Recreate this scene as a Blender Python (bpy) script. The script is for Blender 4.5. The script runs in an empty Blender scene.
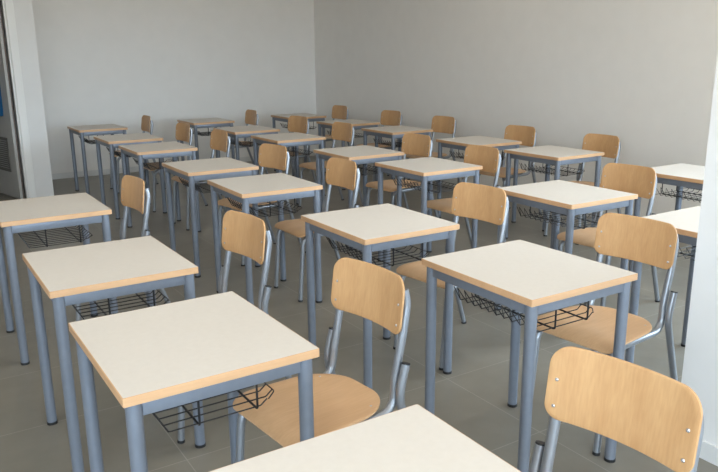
import bpy, bmesh, math
from mathutils import Vector, Matrix

scene = bpy.context.scene
COL = scene.collection
sin, cos, pi = math.sin, math.cos, math.pi

# ------------------------------------------------------------------ materials
def lin(r, g, b):
    def f(v):
        v /= 255.0
        return v / 12.92 if v <= 0.04045 else ((v + 0.055) / 1.055) ** 2.4
    return (f(r), f(g), f(b), 1.0)

def new_mat(name):
    m = bpy.data.materials.new(name)
    m.use_nodes = True
    return m, m.node_tree.nodes, m.node_tree.links, m.node_tree.nodes['Principled BSDF']

def noise_mat(name, c1, c2, scale=20.0, rough=0.5, metallic=0.0, detail=4.0, stretch=(1, 1, 1), bump=0.0, spec=0.5):
    m, N, L, B = new_mat(name)
    tc = N.new('ShaderNodeTexCoord'); mp = N.new('ShaderNodeMapping'); nz = N.new('ShaderNodeTexNoise'); rp = N.new('ShaderNodeValToRGB')
    mp.inputs['Scale'].default_value = stretch
    nz.inputs['Scale'].default_value = scale; nz.inputs['Detail'].default_value = detail
    rp.color_ramp.elements[0].position = 0.3; rp.color_ramp.elements[1].position = 0.7
    rp.color_ramp.elements[0].color = c1; rp.color_ramp.elements[1].color = c2
    L.new(tc.outputs['Object'], mp.inputs['Vector']); L.new(mp.outputs['Vector'], nz.inputs['Vector'])
    L.new(nz.outputs['Fac'], rp.inputs['Fac']); L.new(rp.outputs['Color'], B.inputs['Base Color'])
    B.inputs['Roughness'].default_value = rough; B.inputs['Metallic'].default_value = metallic
    B.inputs['Specular IOR Level'].default_value = spec
    if bump:
        bp = N.new('ShaderNodeBump'); bp.inputs['Strength'].default_value = bump; bp.inputs['Distance'].default_value = 0.002
        L.new(nz.outputs['Fac'], bp.inputs['Height']); L.new(bp.outputs['Normal'], B.inputs['Normal'])
    return m

def wood_mat(name, dark, light, axis='Z'):
    """Beech veneer: fine long fibres along the grain axis plus soft growth bands."""
    m, N, L, B = new_mat(name)
    tc = N.new('ShaderNodeTexCoord'); oi = N.new('ShaderNodeObjectInfo')
    vm = N.new('ShaderNodeVectorMath'); vm.operation = 'SCALE'; vm.inputs[0].default_value = (3.1, 2.3, 1.7)
    ad = N.new('ShaderNodeVectorMath'); ad.operation = 'ADD'
    L.new(oi.outputs['Random'], vm.inputs['Scale']); L.new(tc.outputs['Object'], ad.inputs[0]); L.new(vm.outputs[0], ad.inputs[1])
    def noise(stretch, scale, detail, dist=0.0):
        mp = N.new('ShaderNodeMapping'); mp.inputs['Scale'].default_value = stretch
        nz = N.new('ShaderNodeTexNoise'); nz.inputs['Scale'].default_value = scale
        nz.inputs['Detail'].default_value = detail; nz.inputs['Distortion'].default_value = dist
        L.new(ad.outputs[0], mp.inputs['Vector']); L.new(mp.outputs['Vector'], nz.inputs['Vector'])
        return nz
    s1 = (1, 1, 0.06) if axis == 'Z' else (0.06, 1, 1)
    s2 = (1, 1, 0.25) if axis == 'Z' else (0.25, 1, 1)
    fib = noise(s1, 160, 3); band = noise(s2, 14, 2, 0.6)
    mx = N.new('ShaderNodeMath'); mx.operation = 'MULTIPLY_ADD'; mx.inputs[1].default_value = 0.45
    hl = N.new('ShaderNodeMath'); hl.operation = 'MULTIPLY'; hl.inputs[1].default_value = 0.55
    L.new(band.outputs['Fac'], hl.inputs[0]); L.new(fib.outputs['Fac'], mx.inputs[0]); L.new(hl.outputs[0], mx.inputs[2])
    rp = N.new('ShaderNodeValToRGB')
    rp.color_ramp.elements[0].position = 0.34; rp.color_ramp.elements[1].position = 0.66
    rp.color_ramp.elements[0].color = dark; rp.color_ramp.elements[1].color = light
    L.new(mx.outputs[0], rp.inputs['Fac']); L.new(rp.outputs['Color'], B.inputs['Base Color'])
    B.inputs['Roughness'].default_value = 0.38
    return m

M = {}
M['laminate'] = noise_mat('cream_laminate', (0.625, 0.583, 0.53, 1), (0.645, 0.603, 0.55, 1), 60, 0.42, spec=0.4)
M['edge'] = wood_mat('beech_edge', (0.55, 0.325, 0.172, 1), (0.62, 0.38, 0.208, 1), 'X')
M['ply'] = wood_mat('beech_plywood', (0.50, 0.28, 0.125, 1), (0.60, 0.36, 0.172, 1), 'Z')
M['ply_seat'] = wood_mat('beech_plywood_seat', (0.55, 0.335, 0.18, 1), (0.63, 0.40, 0.22, 1), 'X')
M['paint'] = noise_mat('grey_blue_metal_paint', (0.182, 0.206, 0.25, 1), (0.197, 0.221, 0.265, 1), 40, 0.36, 0.25)
M['tube'] = noise_mat('silver_grey_tube_paint', (0.295, 0.315, 0.345, 1), (0.31, 0.33, 0.36, 1), 40, 0.34, 0.6)
M['black'] = noise_mat('black_plastic', (0.012, 0.012, 0.013, 1), (0.02, 0.02, 0.022, 1), 50, 0.5)
M['wire'] = noise_mat('black_coated_wire', (0.010, 0.010, 0.012, 1), (0.016, 0.016, 0.018, 1), 50, 0.4)
M['steel'] = noise_mat('screw_steel', (0.55, 0.55, 0.56, 1), (0.65, 0.65, 0.66, 1), 80, 0.3, 0.9)
M['wall'] = noise_mat('grey_white_wall_paint', (0.79, 0.775, 0.75, 1), (0.81, 0.795, 0.77, 1), 6, 0.75, bump=0.02, spec=0.25)
M['white'] = noise_mat('white_wall_paint', (0.80, 0.80, 0.785, 1), (0.82, 0.82, 0.805, 1), 6, 0.7, bump=0.02, spec=0.25)
M['pier'] = noise_mat('pier_wall_paint', (0.71, 0.705, 0.695, 1), (0.73, 0.725, 0.715, 1), 6, 0.7, bump=0.02, spec=0.25)
M['base'] = noise_mat('pale_baseboard', (0.66, 0.66, 0.65, 1), (0.69, 0.69, 0.68, 1), 12, 0.45)
M['ceil'] = noise_mat('ceiling_paint', (0.78, 0.77, 0.75, 1), (0.80, 0.79, 0.77, 1), 5, 0.85)
M['door'] = noise_mat('grey_door_leaf', (0.40, 0.39, 0.37, 1), (0.42, 0.41, 0.39, 1), 8, 0.5)
M['seal'] = noise_mat('brown_door_seal', (0.13, 0.10, 0.09, 1), (0.15, 0.115, 0.10, 1), 30, 0.7)
M['alu'] = noise_mat('pale_frame_metal', (0.66, 0.65, 0.62, 1), (0.68, 0.67, 0.64, 1), 30, 0.4, 0.1)
M['grille'] = noise_mat('dark_grille_metal', (0.12, 0.115, 0.10, 1), (0.15, 0.14, 0.125, 1), 30, 0.5, 0.3)
M['blue'] = noise_mat('blue_cloth', (0.004, 0.075, 0.19, 1), (0.007, 0.10, 0.25, 1), 25, 0.85, bump=0.3)

def floor_mat():
    m, N, L, B = new_mat('grey_porcelain_tiles')
    tc = N.new('ShaderNodeTexCoord'); mp = N.new('ShaderNodeMapping')
    mp.inputs['Location'].default_value = (-0.765 + 0.655 * 10, -2.486 + 0.606 * 10, 0)
    br = N.new('ShaderNodeTexBrick'); br.offset = 0.0; br.squash = 1.0
    br.inputs['Scale'].default_value = 1.0; br.inputs['Brick Width'].default_value = 0.655; br.inputs['Row Height'].default_value = 0.606
    br.inputs['Mortar Size'].default_value = 0.0022; br.inputs['Mortar Smooth'].default_value = 0.1; br.inputs['Bias'].default_value = 0.0
    br.inputs['Color1'].default_value = (0.202, 0.187, 0.155, 1); br.inputs['Color2'].default_value = (0.218, 0.202, 0.169, 1)
    br.inputs['Mortar'].default_value = (0.30, 0.28, 0.24, 1)
    nz = N.new('ShaderNodeTexNoise'); nz.inputs['Scale'].default_value = 4.5; nz.inputs['Detail'].default_value = 6; nz.inputs['Roughness'].default_value = 0.6
    rp = N.new('ShaderNodeValToRGB')
    rp.color_ramp.elements[0].position = 0.3; rp.color_ramp.elements[1].position = 0.72
    rp.color_ramp.elements[0].color = (0.88, 0.88, 0.88, 1); rp.color_ramp.elements[1].color = (1.08, 1.08, 1.08, 1)
    mx = N.new('ShaderNodeMix'); mx.data_type = 'RGBA'; mx.blend_type = 'MULTIPLY'; mx.inputs[0].default_value = 1.0
    L.new(tc.outputs['Object'], mp.inputs['Vector']); L.new(mp.outputs['Vector'], br.inputs['Vector'])
    L.new(tc.outputs['Object'], nz.inputs['Vector']); L.new(nz.outputs['Fac'], rp.inputs['Fac'])
    L.new(br.outputs['Color'], mx.inputs[6]); L.new(rp.outputs['Color'], mx.inputs[7]); L.new(mx.outputs[2], B.inputs['Base Color'])
    B.inputs['Roughness'].default_value = 0.34
    return m
M['floor'] = floor_mat()

# ------------------------------------------------------------------ mesh helpers
def obj(name, bm, mat, parent=None, smooth=True, sharp=35):
    me = bpy.data.meshes.new(name)
    bmesh.ops.recalc_face_normals(bm, faces=bm.faces)
    if smooth:
        for f in bm.faces: f.smooth = True
        lim = math.radians(sharp)
        for e in bm.edges:
            if len(e.link_faces) == 2 and e.calc_face_angle(0) > lim: e.smooth = False
    bm.to_mesh(me); bm.free()
    me.materials.append(M[mat])
    o = bpy.data.objects.new(name, me); COL.objects.link(o)
    if parent: o.parent = parent
    return o

def add_box(bm, x0, x1, y0, y1, z0, z1, bevel=0.0, mtx=None):
    r = bmesh.ops.create_cube(bm, size=1.0)
    vs = r['verts']
    for v in vs:
        v.co = Vector(((x0 + x1) / 2 + v.co.x * (x1 - x0), (y0 + y1) / 2 + v.co.y * (y1 - y0), (z0 + z1) / 2 + v.co.z * (z1 - z0)))
    if bevel:
        es = list({e for v in vs for e in v.link_edges})
        rb = bmesh.ops.bevel(bm, geom=es, offset=bevel, segments=2, affect='EDGES', profile=0.5)
        vs = list({v for f in rb['faces'] for v in f.verts} | {v for v in vs if v.is_valid})
    if mtx:
        for v in vs: v.co = mtx @ v.co
    return vs

def fillet(pts, radii, seg=6):
    """Round the inner corners of a polyline; radii is one value or one per point."""
    pts = [Vector(p) for p in pts]
    if not isinstance(radii, (list, tuple)): radii = [radii] * len(pts)
    out = [pts[0]]
    for i in range(1, len(pts) - 1):
        p, a, b = pts[i], pts[i - 1], pts[i + 1]
        da, db = (a - p), (b - p); la, lb = da.length, db.length; da.normalize(); db.normalize()
        ang = da.angle(db); r = radii[i]
        if r <= 0 or ang > pi - 0.03: out.append(p); continue
        t = min(r / math.tan(ang / 2), 0.48 * la, 0.48 * lb); r = t * math.tan(ang / 2)
        bis = (da + db).normalized(); c = p + bis * (r / sin(ang / 2))
        s, e = p + da * t - c, p + db * t - c
        tot = s.angle(e); ax = s.cross(e).normalized()
        for k in range(seg + 1): out.append(c + Matrix.Rotation(tot * k / seg, 3, ax) @ s)
    out.append(pts[-1])
    return out

def add_tube(bm, pts, r, n=12, cap=True):
    pts = [Vector(p) for p in pts]
    T = []
    for i in range(len(pts)):
        a = pts[max(i - 1, 0)]; b = pts[min(i + 1, len(pts) - 1)]
        T.append((b - a).normalized())
    ref = Vector((0, 0, 1)) if abs(T[0].z) < 0.9 else Vector((0, 1, 0))
    u = T[0].cross(ref).normalized(); rings = []
    for i, p in enumerate(pts):
        if i: u = (u - T[i] * u.dot(T[i])).normalized()
        w = T[i].cross(u)
        rings.append([bm.verts.new(p + (u * cos(2 * pi * k / n) + w * sin(2 * pi * k / n)) * r) for k in range(n)])
    for a, b in zip(rings, rings[1:]):
        for k in range(n): bm.faces.new((a[k], a[(k + 1) % n], b[(k + 1) % n], b[k]))
    if cap:
        bm.faces.new(rings[0]); bm.faces.new(rings[-1][::-1])

def rounded_rect(w, h, rs, seg=6):
    """Outline of a w x h rectangle about (0,0); rs = corner radii (+,+),(-,+),(-,-),(+,-)."""
    out = []
    for (sx, sy), r, a0 in zip(((1, 1), (-1, 1), (-1, -1), (1, -1)), rs, (0, pi / 2, pi, 3 * pi / 2)):
        cx, cy = sx * (w / 2 - r), sy * (h / 2 - r)
        for k in range(seg + 1):
            a = a0 + k / seg * pi / 2
            out.append((cx + r * cos(a), cy + r * sin(a)))
    return out

def densify(ol, step=0.016):
    out = []
    for (x0, y0), (x1, y1) in zip(ol, ol[1:] + ol[:1]):
        k = max(1, int(math.hypot(x1 - x0, y1 - y0) / step))
        out += [(x0 + (x1 - x0) * i / k, y0 + (y1 - y0) * i / k) for i in range(k)]
    return out

def add_prism(bm, outline, z0, z1):
    lo = [bm.verts.new((x, y, z0)) for x, y in outline]; hi = [bm.verts.new((x, y, z1)) for x, y in outline]
    n = len(outline)
    for k in range(n): bm.faces.new((lo[k], lo[(k + 1) % n], hi[(k + 1) % n], hi[k]))
    bm.faces.new(lo[::-1]); bm.faces.new(hi)

def add_plate(bm, rings, thick):
    """Bent plate. rings(s, t) -> (point, normal); s scales the outline from centre (0..1), t indexes the outline."""
    S = [0.0, 0.2, 0.4, 0.6, 0.8, 0.93, 0.985, 1.0]
    n = rings.n
    def surf(side):
        lay = []
        for s in S[1:]:
            inset = thick * 0.5 - (0.0022 if s == 1.0 else 0.0007 if s == 0.985 else 0)
            lay.append([bm.verts.new(rings(s, k, side * inset)) for k in range(n)])
        c = bm.verts.new(rings(0.0, 0, side * thick * 0.5))
        for k in range(n): bm.faces.new((c, lay[0][k], lay[0][(k + 1) % n]))
        for a, b in zip(lay, lay[1:]):
            for k in range(n): bm.faces.new((a[k], b[k], b[(k + 1) % n], a[(k + 1) % n]))
        return lay[-1]
    A, B_ = surf(1), surf(-1)
    for k in range(n): bm.faces.new((A[k], A[(k + 1) % n], B_[(k + 1) % n], B_[k]))

def thing(name, loc=(0, 0, 0), rz=0.0):
    o = bpy.data.objects.new(name, None); COL.objects.link(o)
    o.location = loc; o.rotation_euler = (0, 0, rz); o.empty_display_size = 0.1
    return o

def tag(o, label, cat, group=None):
    o['label'] = label; o['category'] = cat
    if group: o['group'] = group

def structure(name, bm, mat, parent=None, smooth=False):
    o = obj(name, bm, mat, parent, smooth)
    o['kind'] = 'structure'
    return o

def copy_tree(src, parent=None):
    c = src.copy(); COL.objects.link(c)
    if parent: c.parent = parent
    for ch in list(src.children): copy_tree(ch, c)
    return c

# ------------------------------------------------------------------ school desk (origin on the floor, student side = +x)
DX, DY, DZ, TH = 0.531, 0.596, 0.760, 0.0245
LX, LY, LR = DX / 2 - 0.031, DY / 2 - 0.031, 0.0205

def make_desk():
    root = thing('school_desk')
    bm = bmesh.new(); add_prism(bm, rounded_rect(DX - 0.004, DY - 0.004, (0.003,) * 4, 3), DZ - TH, DZ)
    top = obj('tabletop', bm, 'laminate', root)
    # beech edge band: a ring round the board
    bm = bmesh.new(); o = rounded_rect(DX, DY, (0.005,) * 4, 4); i = rounded_rect(DX - 0.0045, DY - 0.0045, (0.003,) * 4, 4); n = len(o)
    prof = [(i, DZ - 0.0003), (i, DZ + 0.0002), (o, DZ - 0.0008), (o, DZ - TH + 0.001), (i, DZ - TH - 0.0004)]
    rows = [[bm.verts.new((x, y, z)) for x, y in ol] for ol, z in prof]
    for a, b in zip(rows, rows[1:] + rows[:1]):
        for k in range(n): bm.faces.new((a[k], a[(k + 1) % n], b[(k + 1) % n], b[k]))
    obj('edge_band', bm, 'edge', top)['label'] = 'beech-coloured edge band'
    for sx in (-1, 1):
        for sy in (-1, 1):
            bm = bmesh.new(); add_tube(bm, [(sx * LX, sy * LY, 0.006), (sx * LX, sy * LY, DZ - TH)], LR, 20)
            leg = obj('leg', bm, 'paint', root)
            bm = bmesh.new(); add_tube(bm, [(sx * LX, sy * LY, 0), (sx * LX, sy * LY, 0.012)], LR + 0.0012, 20)
            obj('foot_cap', bm, 'black', leg)['label'] = 'black plastic foot cap'
    z0, z1 = DZ - TH - 0.042, DZ - TH
    for s in (-1, 1):
        bm = bmesh.new(); add_box(bm, -LX + LR - 0.002, LX - LR + 0.002, s * LY - 0.011, s * LY + 0.011, z0, z1, 0.002)
        obj('apron_rail', bm, 'paint', root)
        bm = bmesh.new(); add_box(bm, s * LX - 0.011, s * LX + 0.011, -LY + LR - 0.002, LY - LR + 0.002, z0, z1, 0.002)
        obj('apron_rail', bm, 'paint', root)
    # wire book basket
    bm = bmesh.new()
    ys = [-0.205 + 0.41 * k / 10 for k in range(11)]
    zb, zt = 0.591, 0.653
    for k, y in enumerate(ys):
        end = 0.180 - 0.035 * (1 if k in (0, 10) else 0)
        path = fillet(([(-0.172, y, zt)] if k in (0, 10) else []) + [(-0.137, y, zb), (end - 0.02, y, zb), (end, y, zb + 0.016)], 0.01, 3)
        add_tube(bm, path, 0.0020, 6)
    add_tube(bm, fillet([(0.150, -0.205, zb + 0.014), (0.182, -0.175, zb + 0.016), (0.182, 0.175, zb + 0.016), (0.150, 0.205, zb + 0.014)], 0.02, 4), 0.0020, 6)
    zig = [(-0.172 if k % 2 else -0.137, -0.205 + 0.41 * k / 20, zt if k % 2 else zb) for k in range(21)]
    add_tube(bm, zig, 0.0021, 6)
    bk = obj('wire_basket', bm, 'wire', root); bk['label'] = 'black wire book basket under the top'
    for x in (-0.055, 0.112):
        bm = bmesh.new()
        add_tube(bm, fillet([(x, -0.212, DZ - TH), (x, -0.212, zb - 0.004), (x, 0.212, zb - 0.004), (x, 0.212, DZ - TH)], 0.008, 3), 0.0034, 8)
        obj('basket_hanger', bm, 'wire', bk)
    return root

# ------------------------------------------------------------------ school chair (origin on the floor under the backrest, faces -x)
BW, BH, BZ0, BLEAN, SAG = 0.366, 0.186, 0.674, 0.024, 0.030
def back_x(y, z):
    return 0.012 - SAG * 0.4 + BLEAN * (z - BZ0) / BH + SAG * (0.4 - (abs(y) / (BW / 2)) ** 2) * 1.0

class Backrest:
    ol = densify(rounded_rect(BW, BH, (0.052, 0.052, 0.038, 0.038), 8)); n = len(ol)
    def __call__(self, s, k, d):
        y, z = self.ol[k][0] * s, self.ol[k][1] * s + BZ0 + BH / 2
        slope = -2 * SAG * y / (BW / 2) ** 2
        nv = Vector((1, -slope, -0.12)).normalized()
        return Vector((back_x(y, z), y, z)) + nv * d

SX0, SX1, SZ = -0.425, -0.022, 0.451
class Seat:
    ol = densify(rounded_rect(SX1 - SX0, 0.410, (0.155, 0.045, 0.045, 0.155), 10)); n = len(ol)
    def __call__(self, s, k, d):
        x, y = self.ol[k][0] * s, self.ol[k][1] * s
        w = 1 - 0.10 * (x / 0.19 + 1) / 2            # a little narrower at the back
        y *= w
        t = (x + 0.19) / 0.38
        z = SZ - 0.010 * (1 - ((x - 0.03) / 0.22) ** 2) * (1 - (y / 0.22) ** 2)
        if t < 0.22: z -= 0.020 * ((0.22 - t) / 0.22) ** 2
        return Vector((x + (SX0 + SX1) / 2, y, z + d))

def screw(bm, p, nrm, r=0.0047):
    q = Vector((0, 0, 1)).rotation_difference(Vector(nrm)).to_matrix().to_4x4(); q.translation = Vector(p)
    prof = [(r, 0), (r, 0.0010), (r * 0.75, 0.0022), (r * 0.36, 0.0026), (r * 0.34, 0.0012)]
    n = 12; rows = [[bm.verts.new(q @ Vector((a * cos(2 * pi * k / n), a * sin(2 * pi * k / n), z))) for k in range(n)] for a, z in prof]
    for a, b in zip(rows, rows[1:]):
        for k in range(n): bm.faces.new((a[k], a[(k + 1) % n], b[(k + 1) % n], b[k]))
    bm.faces.new(rows[-1])

TR = 0.0142
def make_chair():
    root = thing('school_chair')
    bm = bmesh.new(); add_plate(bm, Backrest(), 0.0095); back = obj('backrest', bm, 'ply', root)
    for sy in (-1, 1):
        for z in (BZ0 + 0.034, BZ0 + 0.100):
            y = sy * 0.160
            bm = bmesh.new(); screw(bm, (back_x(y, z) - 0.0049, y, z), (-1, -0.30 * sy * 0, 0.12))
            obj('screw', bm, 'steel', back)['label'] = 'silver screw head'
    bm = bmesh.new(); add_plate(bm, Seat(), 0.0095); seat = obj('seat', bm, 'ply_seat', root)
    for sy in (-1, 1):
        bm = bmesh.new(); screw(bm, (-0.100, sy * 0.140, SZ - 0.0015), (0, 0, 1)); obj('screw', bm, 'steel', seat)['label'] = 'silver screw head'
    for sy in (-1, 1):
        y = sy * 0.163
        xt = back_x(y, BZ0 + BH - 0.03) + 0.0185; xb = back_x(y, BZ0) + 0.0185
        pts = [(xt - 0.004, sy * 0.157, BZ0 + BH - 0.042), (xt + 0.004, sy * 0.163, BZ0 + BH - 0.085), (xb + 0.004, sy * 0.165, BZ0), (-0.020, sy * 0.163, 0.530), (-0.030, sy * 0.168, 0.422), (-0.395, sy * 0.168, 0.419), (-0.430, sy * 0.172, 0.008)]
        bm = bmesh.new(); add_tube(bm, fillet(pts, [0, 0.10, 0.15, 0.12, 0.085, 0.06, 0], 7), TR, 14)
        fr = obj('side_frame', bm, 'tube', root)
        bm = bmesh.new(); add_tube(bm, [(-0.4307, sy * 0.172, 0), (-0.4297, sy * 0.172, 0.012)], TR + 0.0012, 14)
        obj('foot_cap', bm, 'black', fr)['label'] = 'black plastic foot cap'
        # rear leg: open-topped tube welded outside the bend, kinked at seat height
        yo = sy * 0.195
        pts = [(-0.002, yo, 0.585), (-0.032, yo, 0.478), (0.128, sy * 0.198, 0.008)]
        bm = bmesh.new(); add_tube(bm, fillet(pts, [0, 0.16, 0], 8), TR, 14)
        rl = obj('rear_leg', bm, 'tube', root)
        bm = bmesh.new(); add_tube(bm, [(-0.0026, yo, 0.583), (-0.0007, yo, 0.5895)], TR - 0.0004, 14)
        obj('end_plug', bm, 'black', rl)['label'] = 'black plug in the tube end'
        bm = bmesh.new(); add_tube(bm, [(0.1307, sy * 0.198, 0), (0.1266, sy * 0.198, 0.012)], TR + 0.0012, 14)
        obj('foot_cap', bm, 'black', rl)['label'] = 'black plastic foot cap'
    for x in (-0.315, -0.100):
        bm = bmesh.new(); add_tube(bm, [(x, -0.165, 0.420), (x, 0.165, 0.420)], 0.010, 10); obj('crossbar', bm, 'tube', root)
    return root

# ------------------------------------------------------------------ layout
DESKS = [  # key, x, y, turn (degrees), label
 ('D', .642, .893, 0, 'cream-topped desk in the foreground, cut off by the bottom edge of the photo'),
 ('A', .610, 1.887, .5, 'cream-topped desk at the lower left, next behind the desk cut by the bottom edge'),
 ('B', .611, 2.824, .3, 'cream-topped desk between the lower-left desk and the desk cut by the left edge'),
 ('C', .606, 4.099, .3, 'cream-topped desk cut off by the left edge of the photo, nearest the doorway'),
 ('G', 1.909, 1.848, -.3, 'large cream-topped desk right of centre, in front of the whole wide chair by the partition'),
 ('F', 1.887, 2.809, -.3, 'cream-topped desk at the centre of the photo, the frontmost but one in its line'),
 ('E1', 1.880, 4.091, -1.4, 'desk left of centre, between the chair back below it and the chair at its right'),
 ('E2', 1.886, 5.043, -.3, 'desk left of centre, in the line of the central desk, two behind it'),
 ('E3', 1.904, 6.357, .2, 'desk in front of two more desks that end at the white pier by the doorway'),
 ('E4', 1.901, 7.317, .3, 'desk next in front of the leftmost desk by the back wall'),
 ('E5', 1.907, 8.641, 1.0, 'far-left desk by the back wall, beside the white pier of the doorway'),
 ('H0', 3.165, 1.83, 0, 'pale desk partly hidden behind the white partition, lower of the two there'),
 ('H1', 3.188, 2.806, -1.2, 'pale desk just behind the large right-hand desk, chair backs on both sides'),
 ('H2', 3.197, 4.107, 0, 'desk right of centre with black basket, frontmost but two in the third line'),
 ('H3', 3.190, 5.043, -.8, 'desk with near corner hidden by the chair back just above the central desk'),
 ('H4', 3.228, 6.402, .6, 'small far desk, third from the back wall in the third line from the left'),
 ('H5', 3.213, 7.385, .7, 'small far desk, next in front of the middle desk by the back wall'),
 ('H6', 3.238, 8.694, .4, 'middle one of the three small desks standing by the back wall'),
 ('K1', 4.430, 2.780, 0, 'pale desk by the right wall, cut by the white partition, upper of two'),
 ('K2', 4.475, 4.084, -.2, 'right-hand desk along the right wall with a chair back showing past its right corner'),
 ('K3', 4.497, 5.023, -1.2, 'desk along the right wall, third from the partition, half hidden by a chair back'),
 ('K4', 4.515, 6.349, 0, 'small desk along the right wall, third counting from the back corner'),
 ('K5', 4.532, 7.388, .7, 'small desk along the right wall, next in front of the back-corner desk'),
 ('K6', 4.514, 8.625, .2, 'small dim desk in the back corner where the two grey walls meet'),
]
CHAIRS = [  # key, x, y, turn (degrees), label
 ('D', 1.268, .925, 7.6, 'large beech chair at the bottom right, cut off by the bottom edge'),
 ('A', 1.223, 1.886, 6.0, 'beech chair at the lower centre, behind the lower-left desk, its whole seat showing'),
 ('B', 1.201, 2.843, 5.9, 'beech chair left of centre, just right of the second desk in the leftmost line'),
 ('C', 1.078, 4.141, 4.1, 'leftmost near chair, narrow back beside the desk cut by the left edge'),
 ('G', 2.545, 1.846, 5.2, 'large beech chair behind the right-hand desk, beside the white partition'),
 ('F', 2.529, 2.806, 6.6, 'beech chair at the right of the central desk'),
 ('E1', 2.440, 4.070, 1.0, 'beech chair whose back stands just above the central desk, left of centre'),
 ('E2', 2.429, 5.091, 9.5, 'beech chair behind the second desk beyond the central desk, in its line'),
 ('E3', 2.499, 6.387, 2.4, 'small narrow chair at the right of the third desk from the doorway pier'),
 ('E4', 2.484, 7.356, 2.8, 'small chair overlapping the left end of the middle desk by the back wall'),
 ('E5', 2.461, 8.597, -1.7, 'leftmost far chair against the back wall, beside the desk by the doorway pier'),
 ('H1', 3.753, 2.809, 4.6, 'beech chair behind the pale right desk, in front of the half-hidden upper desk'),
 ('H2', 3.668, 4.055, 0.9, 'beech chair overlapping the desk along the right wall, above the central desk chair'),
 ('H3', 3.785, 5.030, 4.5, 'beech chair with only its back showing, just above the third-line desk right of centre'),
 ('H4', 3.847, 6.387, 2.9, 'small chair covering the left part of the wall-side desk next to the back-corner desk'),
 ('H5', 3.863, 7.401, 8.5, 'small chair standing in front of the back-corner desk and hiding its front edge'),
 ('H6', 3.843, 8.663, -2.5, 'small chair against the back wall between the middle desk and the corner desk'),
 ('K2', 5.010, 4.050, 1.2, 'nearest of the chairs along the right wall, beside its right-hand desk'),
 ('K3', 5.031, 5.028, 6.0, 'second nearest of the chairs along the right wall'),
 ('K4', 5.156, 6.352, 4.0, 'third nearest of the chairs along the right wall'),
 ('K5', 5.188, 7.428, 6.5, 'second farthest of the chairs along the right wall'),
 ('K6', 5.171, 8.645, 2.4, 'small chair in the back corner, farthest of those along the right wall'),
]
first = None
for key, x, y, a, label in DESKS:
    o = make_desk() if first is None else copy_tree(first)
    first = first or o
    o.location = (x, y, 0); o.rotation_euler = (0, 0, math.radians(a))
    tag(o, label, 'desk', 'school desks standing in lines')
first = None
for key, x, y, a, label in CHAIRS:
    o = make_chair() if first is None else copy_tree(first)
    first = first or o
    o.location = (x, y, 0); o.rotation_euler = (0, 0, math.radians(a))
    tag(o, label, 'chair', 'school chairs tucked in at the desks')

# ------------------------------------------------------------------ the room
XL, XR, YB, YN, H = -2.2, 5.52, 9.94, -4.6, 3.2
VY, VX = 8.623, 1.36                      # wall with the doorway (a boxed-in corner at the back left)
bm = bmesh.new(); add_box(bm, XL - .2, XR + .2, YN - .2, YB + .6, -0.1, 0); structure('floor', bm, 'floor')
bm = bmesh.new(); add_box(bm, XL - .2, XR + .2, YN - .2, YB + .6, H, H + 0.1); structure('ceiling', bm, 'ceil')
bm = bmesh.new(); add_box(bm, VX, XR + .2, YB, YB + .2, 0, H); structure('wall_back', bm, 'wall')
RW = (-2.6, 2.3, 0.9, 2.9)
bm = bmesh.new()
add_box(bm, XR, XR + .2, YN - .2, RW[0], 0, H); add_box(bm, XR, XR + .2, RW[1], YB, 0, H)
add_box(bm, XR, XR + .2, RW[0], RW[1], 0, RW[2]); add_box(bm, XR, XR + .2, RW[0], RW[1], RW[3], H)
structure('wall_right', bm, 'wall')
bm = bmesh.new(); add_box(bm, XR + .08, XR + .14, RW[0], RW[1], RW[2], RW[2] + .06); add_box(bm, XR + .08, XR + .14, RW[0], RW[1], RW[3] - .06, RW[3])
for i in range(5):
    c = RW[0] + .03 + (RW[1] - RW[0] - .06) * i / 4; add_box(bm, XR + .08, XR + .14, c - .03, c + .03, RW[2] + .06, RW[3] - .06)
structure('window_3', bm, 'white')
LW = (-4.0, -0.2, 0.9, 2.9)
bm = bmesh.new()
add_box(bm, XL - .2, XL, YN - .2, LW[0], 0, H); add_box(bm, XL - .2, XL, LW[1], YB + .6, 0, H)
add_box(bm, XL - .2, XL, LW[0], LW[1], 0, LW[2]); add_box(bm, XL - .2, XL, LW[0], LW[1], LW[3], H)
structure('wall_left', bm, 'wall')
bm = bmesh.new(); add_box(bm, XL - .14, XL - .08, LW[0], LW[1], LW[2], LW[2] + .06); add_box(bm, XL - .14, XL - .08, LW[0], LW[1], LW[3] - .06, LW[3])
for i in range(4):
    c = LW[0] + .03 + (LW[1] - LW[0] - .06) * i / 3; add_box(bm, XL - .14, XL - .08, c - .03, c + .03, LW[2] + .06, LW[3] - .06)
structure('window_4', bm, 'white')
# boxed-in corner: pier, lintel over the doorway, piece left of it, return to the back wall, corridor end
DX0, DX1, DH = 0.12, 1.085, 2.25
bm = bmesh.new()
add_box(bm, DX1, VX, VY, VY + .16, 0, H); add_box(bm, XL, DX0, VY, VY + .16, 0, H); add_box(bm, DX0, DX1, VY, VY + .16, DH, H)
add_box(bm, VX - .12, VX, VY + .16, YB + .6, 0, H)
structure('wall_doorway', bm, 'pier')
bm = bmesh.new(); add_box(bm, XL, VX - .12, YB + .45, YB + .6, 0, H); structure('wall_corridor', bm, 'wall')
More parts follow.
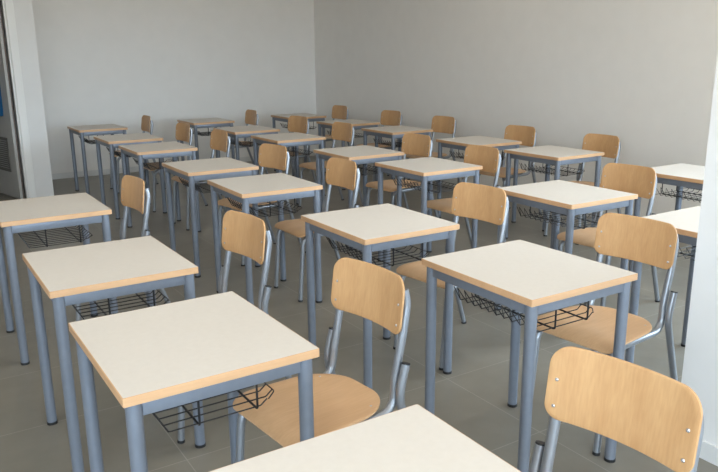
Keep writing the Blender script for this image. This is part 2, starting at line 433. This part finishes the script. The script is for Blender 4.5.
# door casing on the room side and the inner frame
bm = bmesh.new()
add_box(bm, DX1 + .012, DX1 + .088, VY - .014, VY, 0, DH + .088, .003); add_box(bm, DX0 - .088, DX0 - .012, VY - .014, VY, 0, DH + .088, .003)
add_box(bm, DX0 - .012, DX1 + .012, VY - .014, VY, DH + .012, DH + .088, .003)
structure('trim_1', bm, 'white')
bm = bmesh.new()
add_box(bm, DX1 - .012, DX1, VY - .006, VY + .16, 0, DH, .002); add_box(bm, DX0, DX0 + .012, VY - .006, VY + .16, 0, DH, .002)
add_box(bm, DX0 + .012, DX1 - .012, VY - .006, VY + .16, DH - .012, DH, .002)
structure('trim_2', bm, 'alu')
# door leaf, hinged at the right jamb and standing open into the corridor
door = thing('door_1', (1.050, VY + .035, 0), math.radians(103.5)); door['kind'] = 'structure'
bm = bmesh.new(); add_box(bm, 0.006, 0.90, -0.004, 0.036, 0.008, DH - .02, .002); structure('door_leaf', bm, 'door', door)
bm = bmesh.new(); add_box(bm, 0.001, 0.0065, -0.005, 0.006, 0.006, DH - .02); structure('door_seal', bm, 'seal', door)
bm = bmesh.new()
gx0, gx1, gz0, gz1 = 0.17, 0.73, 0.30, 0.68
for b in ((gx0, gx1, gz0, gz0 + .02), (gx0, gx1, gz1 - .02, gz1), (gx0, gx0 + .02, gz0, gz1), (gx1 - .02, gx1, gz0, gz1)):
    add_box(bm, b[0], b[1], 0.034, 0.046, b[2], b[3])
for k in range(15):
    z = gz0 + .026 + k * (gz1 - gz0 - .052) / 14
    add_box(bm, gx0 + .02, gx1 - .02, 0.035, 0.041, z - .007, z + .007)
structure('door_grille', bm, 'grille', door)
bm = bmesh.new()
add_tube(bm, fillet([(0.82, 0.036, 1.06), (0.82, 0.085, 1.06), (0.70, 0.085, 1.06)], 0.015, 4), 0.009, 10)
structure('door_handle', bm, 'steel', door, True)
# baseboards
bm = bmesh.new(); add_box(bm, VX, XR - .012, YB - .012, YB, 0, .075, .002); structure('baseboard_back', bm, 'base')
bm = bmesh.new(); add_box(bm, XR - .012, XR, YN, YB, 0, .075, .002); structure('baseboard_right', bm, 'base')
# white partition at the right foreground
PX, PY = 2.458, 1.515
bm = bmesh.new(); add_box(bm, PX, PX + .14, YN, PY, 0, H); structure('wall_partition', bm, 'pier')
bm = bmesh.new(); add_box(bm, PX - .012, PX, YN, PY, 0, .075, .002); structure('baseboard_partition', bm, 'base')
# near wall with two daylight windows
WIN = [(-1.9, 2.2, 0.9, 2.9), (2.8, 5.3, 0.9, 2.9)]
bm = bmesh.new(); xs = [XL - .2] + [v for w in WIN for v in w[:2]] + [XR + .2]
for a, b in zip(xs[0::2], xs[1::2]): add_box(bm, a, b, YN - .2, YN, 0, H)
for x0, x1, z0, z1 in WIN:
    add_box(bm, x0, x1, YN - .2, YN, 0, z0); add_box(bm, x0, x1, YN - .2, YN, z1, H)
structure('wall_near', bm, 'wall')
for n, (x0, x1, z0, z1) in enumerate(WIN):
    bm = bmesh.new(); ya, yb = YN - .14, YN - .08
    add_box(bm, x0, x1, ya, yb, z0, z0 + .06); add_box(bm, x0, x1, ya, yb, z1 - .06, z1)
    k = 3
    for i in range(k + 1):
        c = x0 + .03 + (x1 - x0 - .06) * i / k; add_box(bm, c - .03, c + .03, ya, yb, z0 + .06, z1 - .06)
    structure('window_%d' % (n + 1), bm, 'white')

# blue cloth hanging at the open door
def blue_cloth():
    bm = bmesh.new(); rows = []
    n = 20
    for j in range(15):
        t = j / 14; z = 1.36 - 0.44 * t
        rx = (0.15 + 0.018 * math.sin(min(1, t * 1.25 + .12) * pi * 0.7)) * (1.0 if t < .9 else 1 - (t - .9) * 1.2)
        ry = rx * 0.55
        rows.append([bm.verts.new((rx * cos(2 * pi * k / n) * (1 + .06 * sin(5 * 2 * pi * k / n + t * 3)), ry * sin(2 * pi * k / n) * (1 + .06 * sin(4 * 2 * pi * k / n + t * 2)), z)) for k in range(n)])
    for a, b in zip(rows, rows[1:]):
        for k in range(n): bm.faces.new((a[k], a[(k + 1) % n], b[(k + 1) % n], b[k]))
    bm.faces.new(rows[0]); bm.faces.new(rows[-1][::-1])
    o = obj('hanging_cloth', bm, 'blue'); o.location = (0.880, 8.9, 0)
    tag(o, 'blue cloth hanging in the doorway at the left edge, before the open door', 'cloth')
blue_cloth()

# ------------------------------------------------------------------ light: sky outside the windows
FILL = 13.5
w = bpy.data.worlds.new('daylight'); scene.world = w; w.use_nodes = True
N, L = w.node_tree.nodes, w.node_tree.links
bg = N['Background']; tc = N.new('ShaderNodeTexCoord'); sp = N.new('ShaderNodeSeparateXYZ'); rp = N.new('ShaderNodeValToRGB'); mr = N.new('ShaderNodeMapRange')
mr.inputs['From Min'].default_value = -1; mr.inputs['From Max'].default_value = 1
L.new(tc.outputs['Generated'], sp.inputs[0]); L.new(sp.outputs['Z'], mr.inputs['Value']); L.new(mr.outputs[0], rp.inputs['Fac']); L.new(rp.outputs['Color'], bg.inputs['Color'])
e = rp.color_ramp.elements
e[0].position = 0.47; e[0].color = (0.42, 0.36, 0.27, 1)
e[1].position = 0.53; e[1].color = (0.70, 0.86, 1.0, 1)
e2 = e.new(0.9); e2.color = (0.55, 0.78, 1.0, 1)
bg.inputs['Strength'].default_value = 14.5
for x0, x1, z0, z1 in WIN:
    la = bpy.data.lights.new('window_portal', 'AREA'); la.shape = 'RECTANGLE'; la.size = x1 - x0; la.size_y = z1 - z0
    la.cycles.is_portal = True
    lo = bpy.data.objects.new('window_portal', la); COL.objects.link(lo)
    lo.location = ((x0 + x1) / 2, YN - .1, (z0 + z1) / 2); lo.rotation_euler = (pi / 2, 0, 0)   # -Z -> +Y

la = bpy.data.lights.new('window_portal', 'AREA'); la.shape = 'RECTANGLE'; la.size = RW[3] - RW[2]; la.size_y = RW[1] - RW[0]
la.cycles.is_portal = True
lo = bpy.data.objects.new('window_portal', la); COL.objects.link(lo)
lo.location = (XR + .1, (RW[0] + RW[1]) / 2, (RW[2] + RW[3]) / 2); lo.rotation_euler = (0, pi / 2, 0)   # -Z -> -X
la = bpy.data.lights.new('window_portal', 'AREA'); la.shape = 'RECTANGLE'; la.size = LW[3] - LW[2]; la.size_y = LW[1] - LW[0]
la.cycles.is_portal = True
lo = bpy.data.objects.new('window_portal', la); COL.objects.link(lo)
lo.location = (XL - .1, (LW[0] + LW[1]) / 2, (LW[2] + LW[3]) / 2); lo.rotation_euler = (0, -pi / 2, 0)   # -Z -> +X
# unseen area lights added under the ceiling to fill from above
for lx in (-0.6, 1.7, 4.1):
    for ly in (-2.8, -0.2, 2.4, 5.8):
        la = bpy.data.lights.new('overhead_fill', 'AREA'); la.shape = 'RECTANGLE'; la.size = 1.2; la.size_y = 0.6
        la.energy = FILL * (0.35 if ly > 5 else 1.0); la.color = (1.0, 0.90, 0.76) if ly > 1 else (0.97, 0.98, 1.0)
        lo = bpy.data.objects.new('overhead_fill', la); COL.objects.link(lo); lo.location = (lx, ly, H - .03)

# ------------------------------------------------------------------ camera
yaw, pitch, roll = 0.5643145, 0.2471194, -0.0093442
fwd = Vector((cos(pitch) * sin(yaw), cos(pitch) * cos(yaw), -sin(pitch)))
right = Vector((cos(yaw), -sin(yaw), 0)); up = right.cross(fwd)
r2 = right * cos(roll) + up * sin(roll); u2 = -right * sin(roll) + up * cos(roll)
cam = bpy.data.cameras.new('camera'); cam.sensor_width = 36.0; cam.lens = 35.8873; cam.clip_start = 0.05
co = bpy.data.objects.new('camera', cam); COL.objects.link(co)
m3 = Matrix((r2, u2, -fwd)).transposed()
co.matrix_world = Matrix.Translation((0, 0, 1.53239)) @ m3.to_4x4()
scene.camera = co

vs = scene.view_settings
vs.view_transform = 'Standard'; vs.look = 'None'; vs.gamma = 1.0; vs.use_curve_mapping = False; vs.exposure = -0.06
scene.cycles.max_bounces = 10; scene.cycles.diffuse_bounces = 8
scene.cycles.use_denoising = True
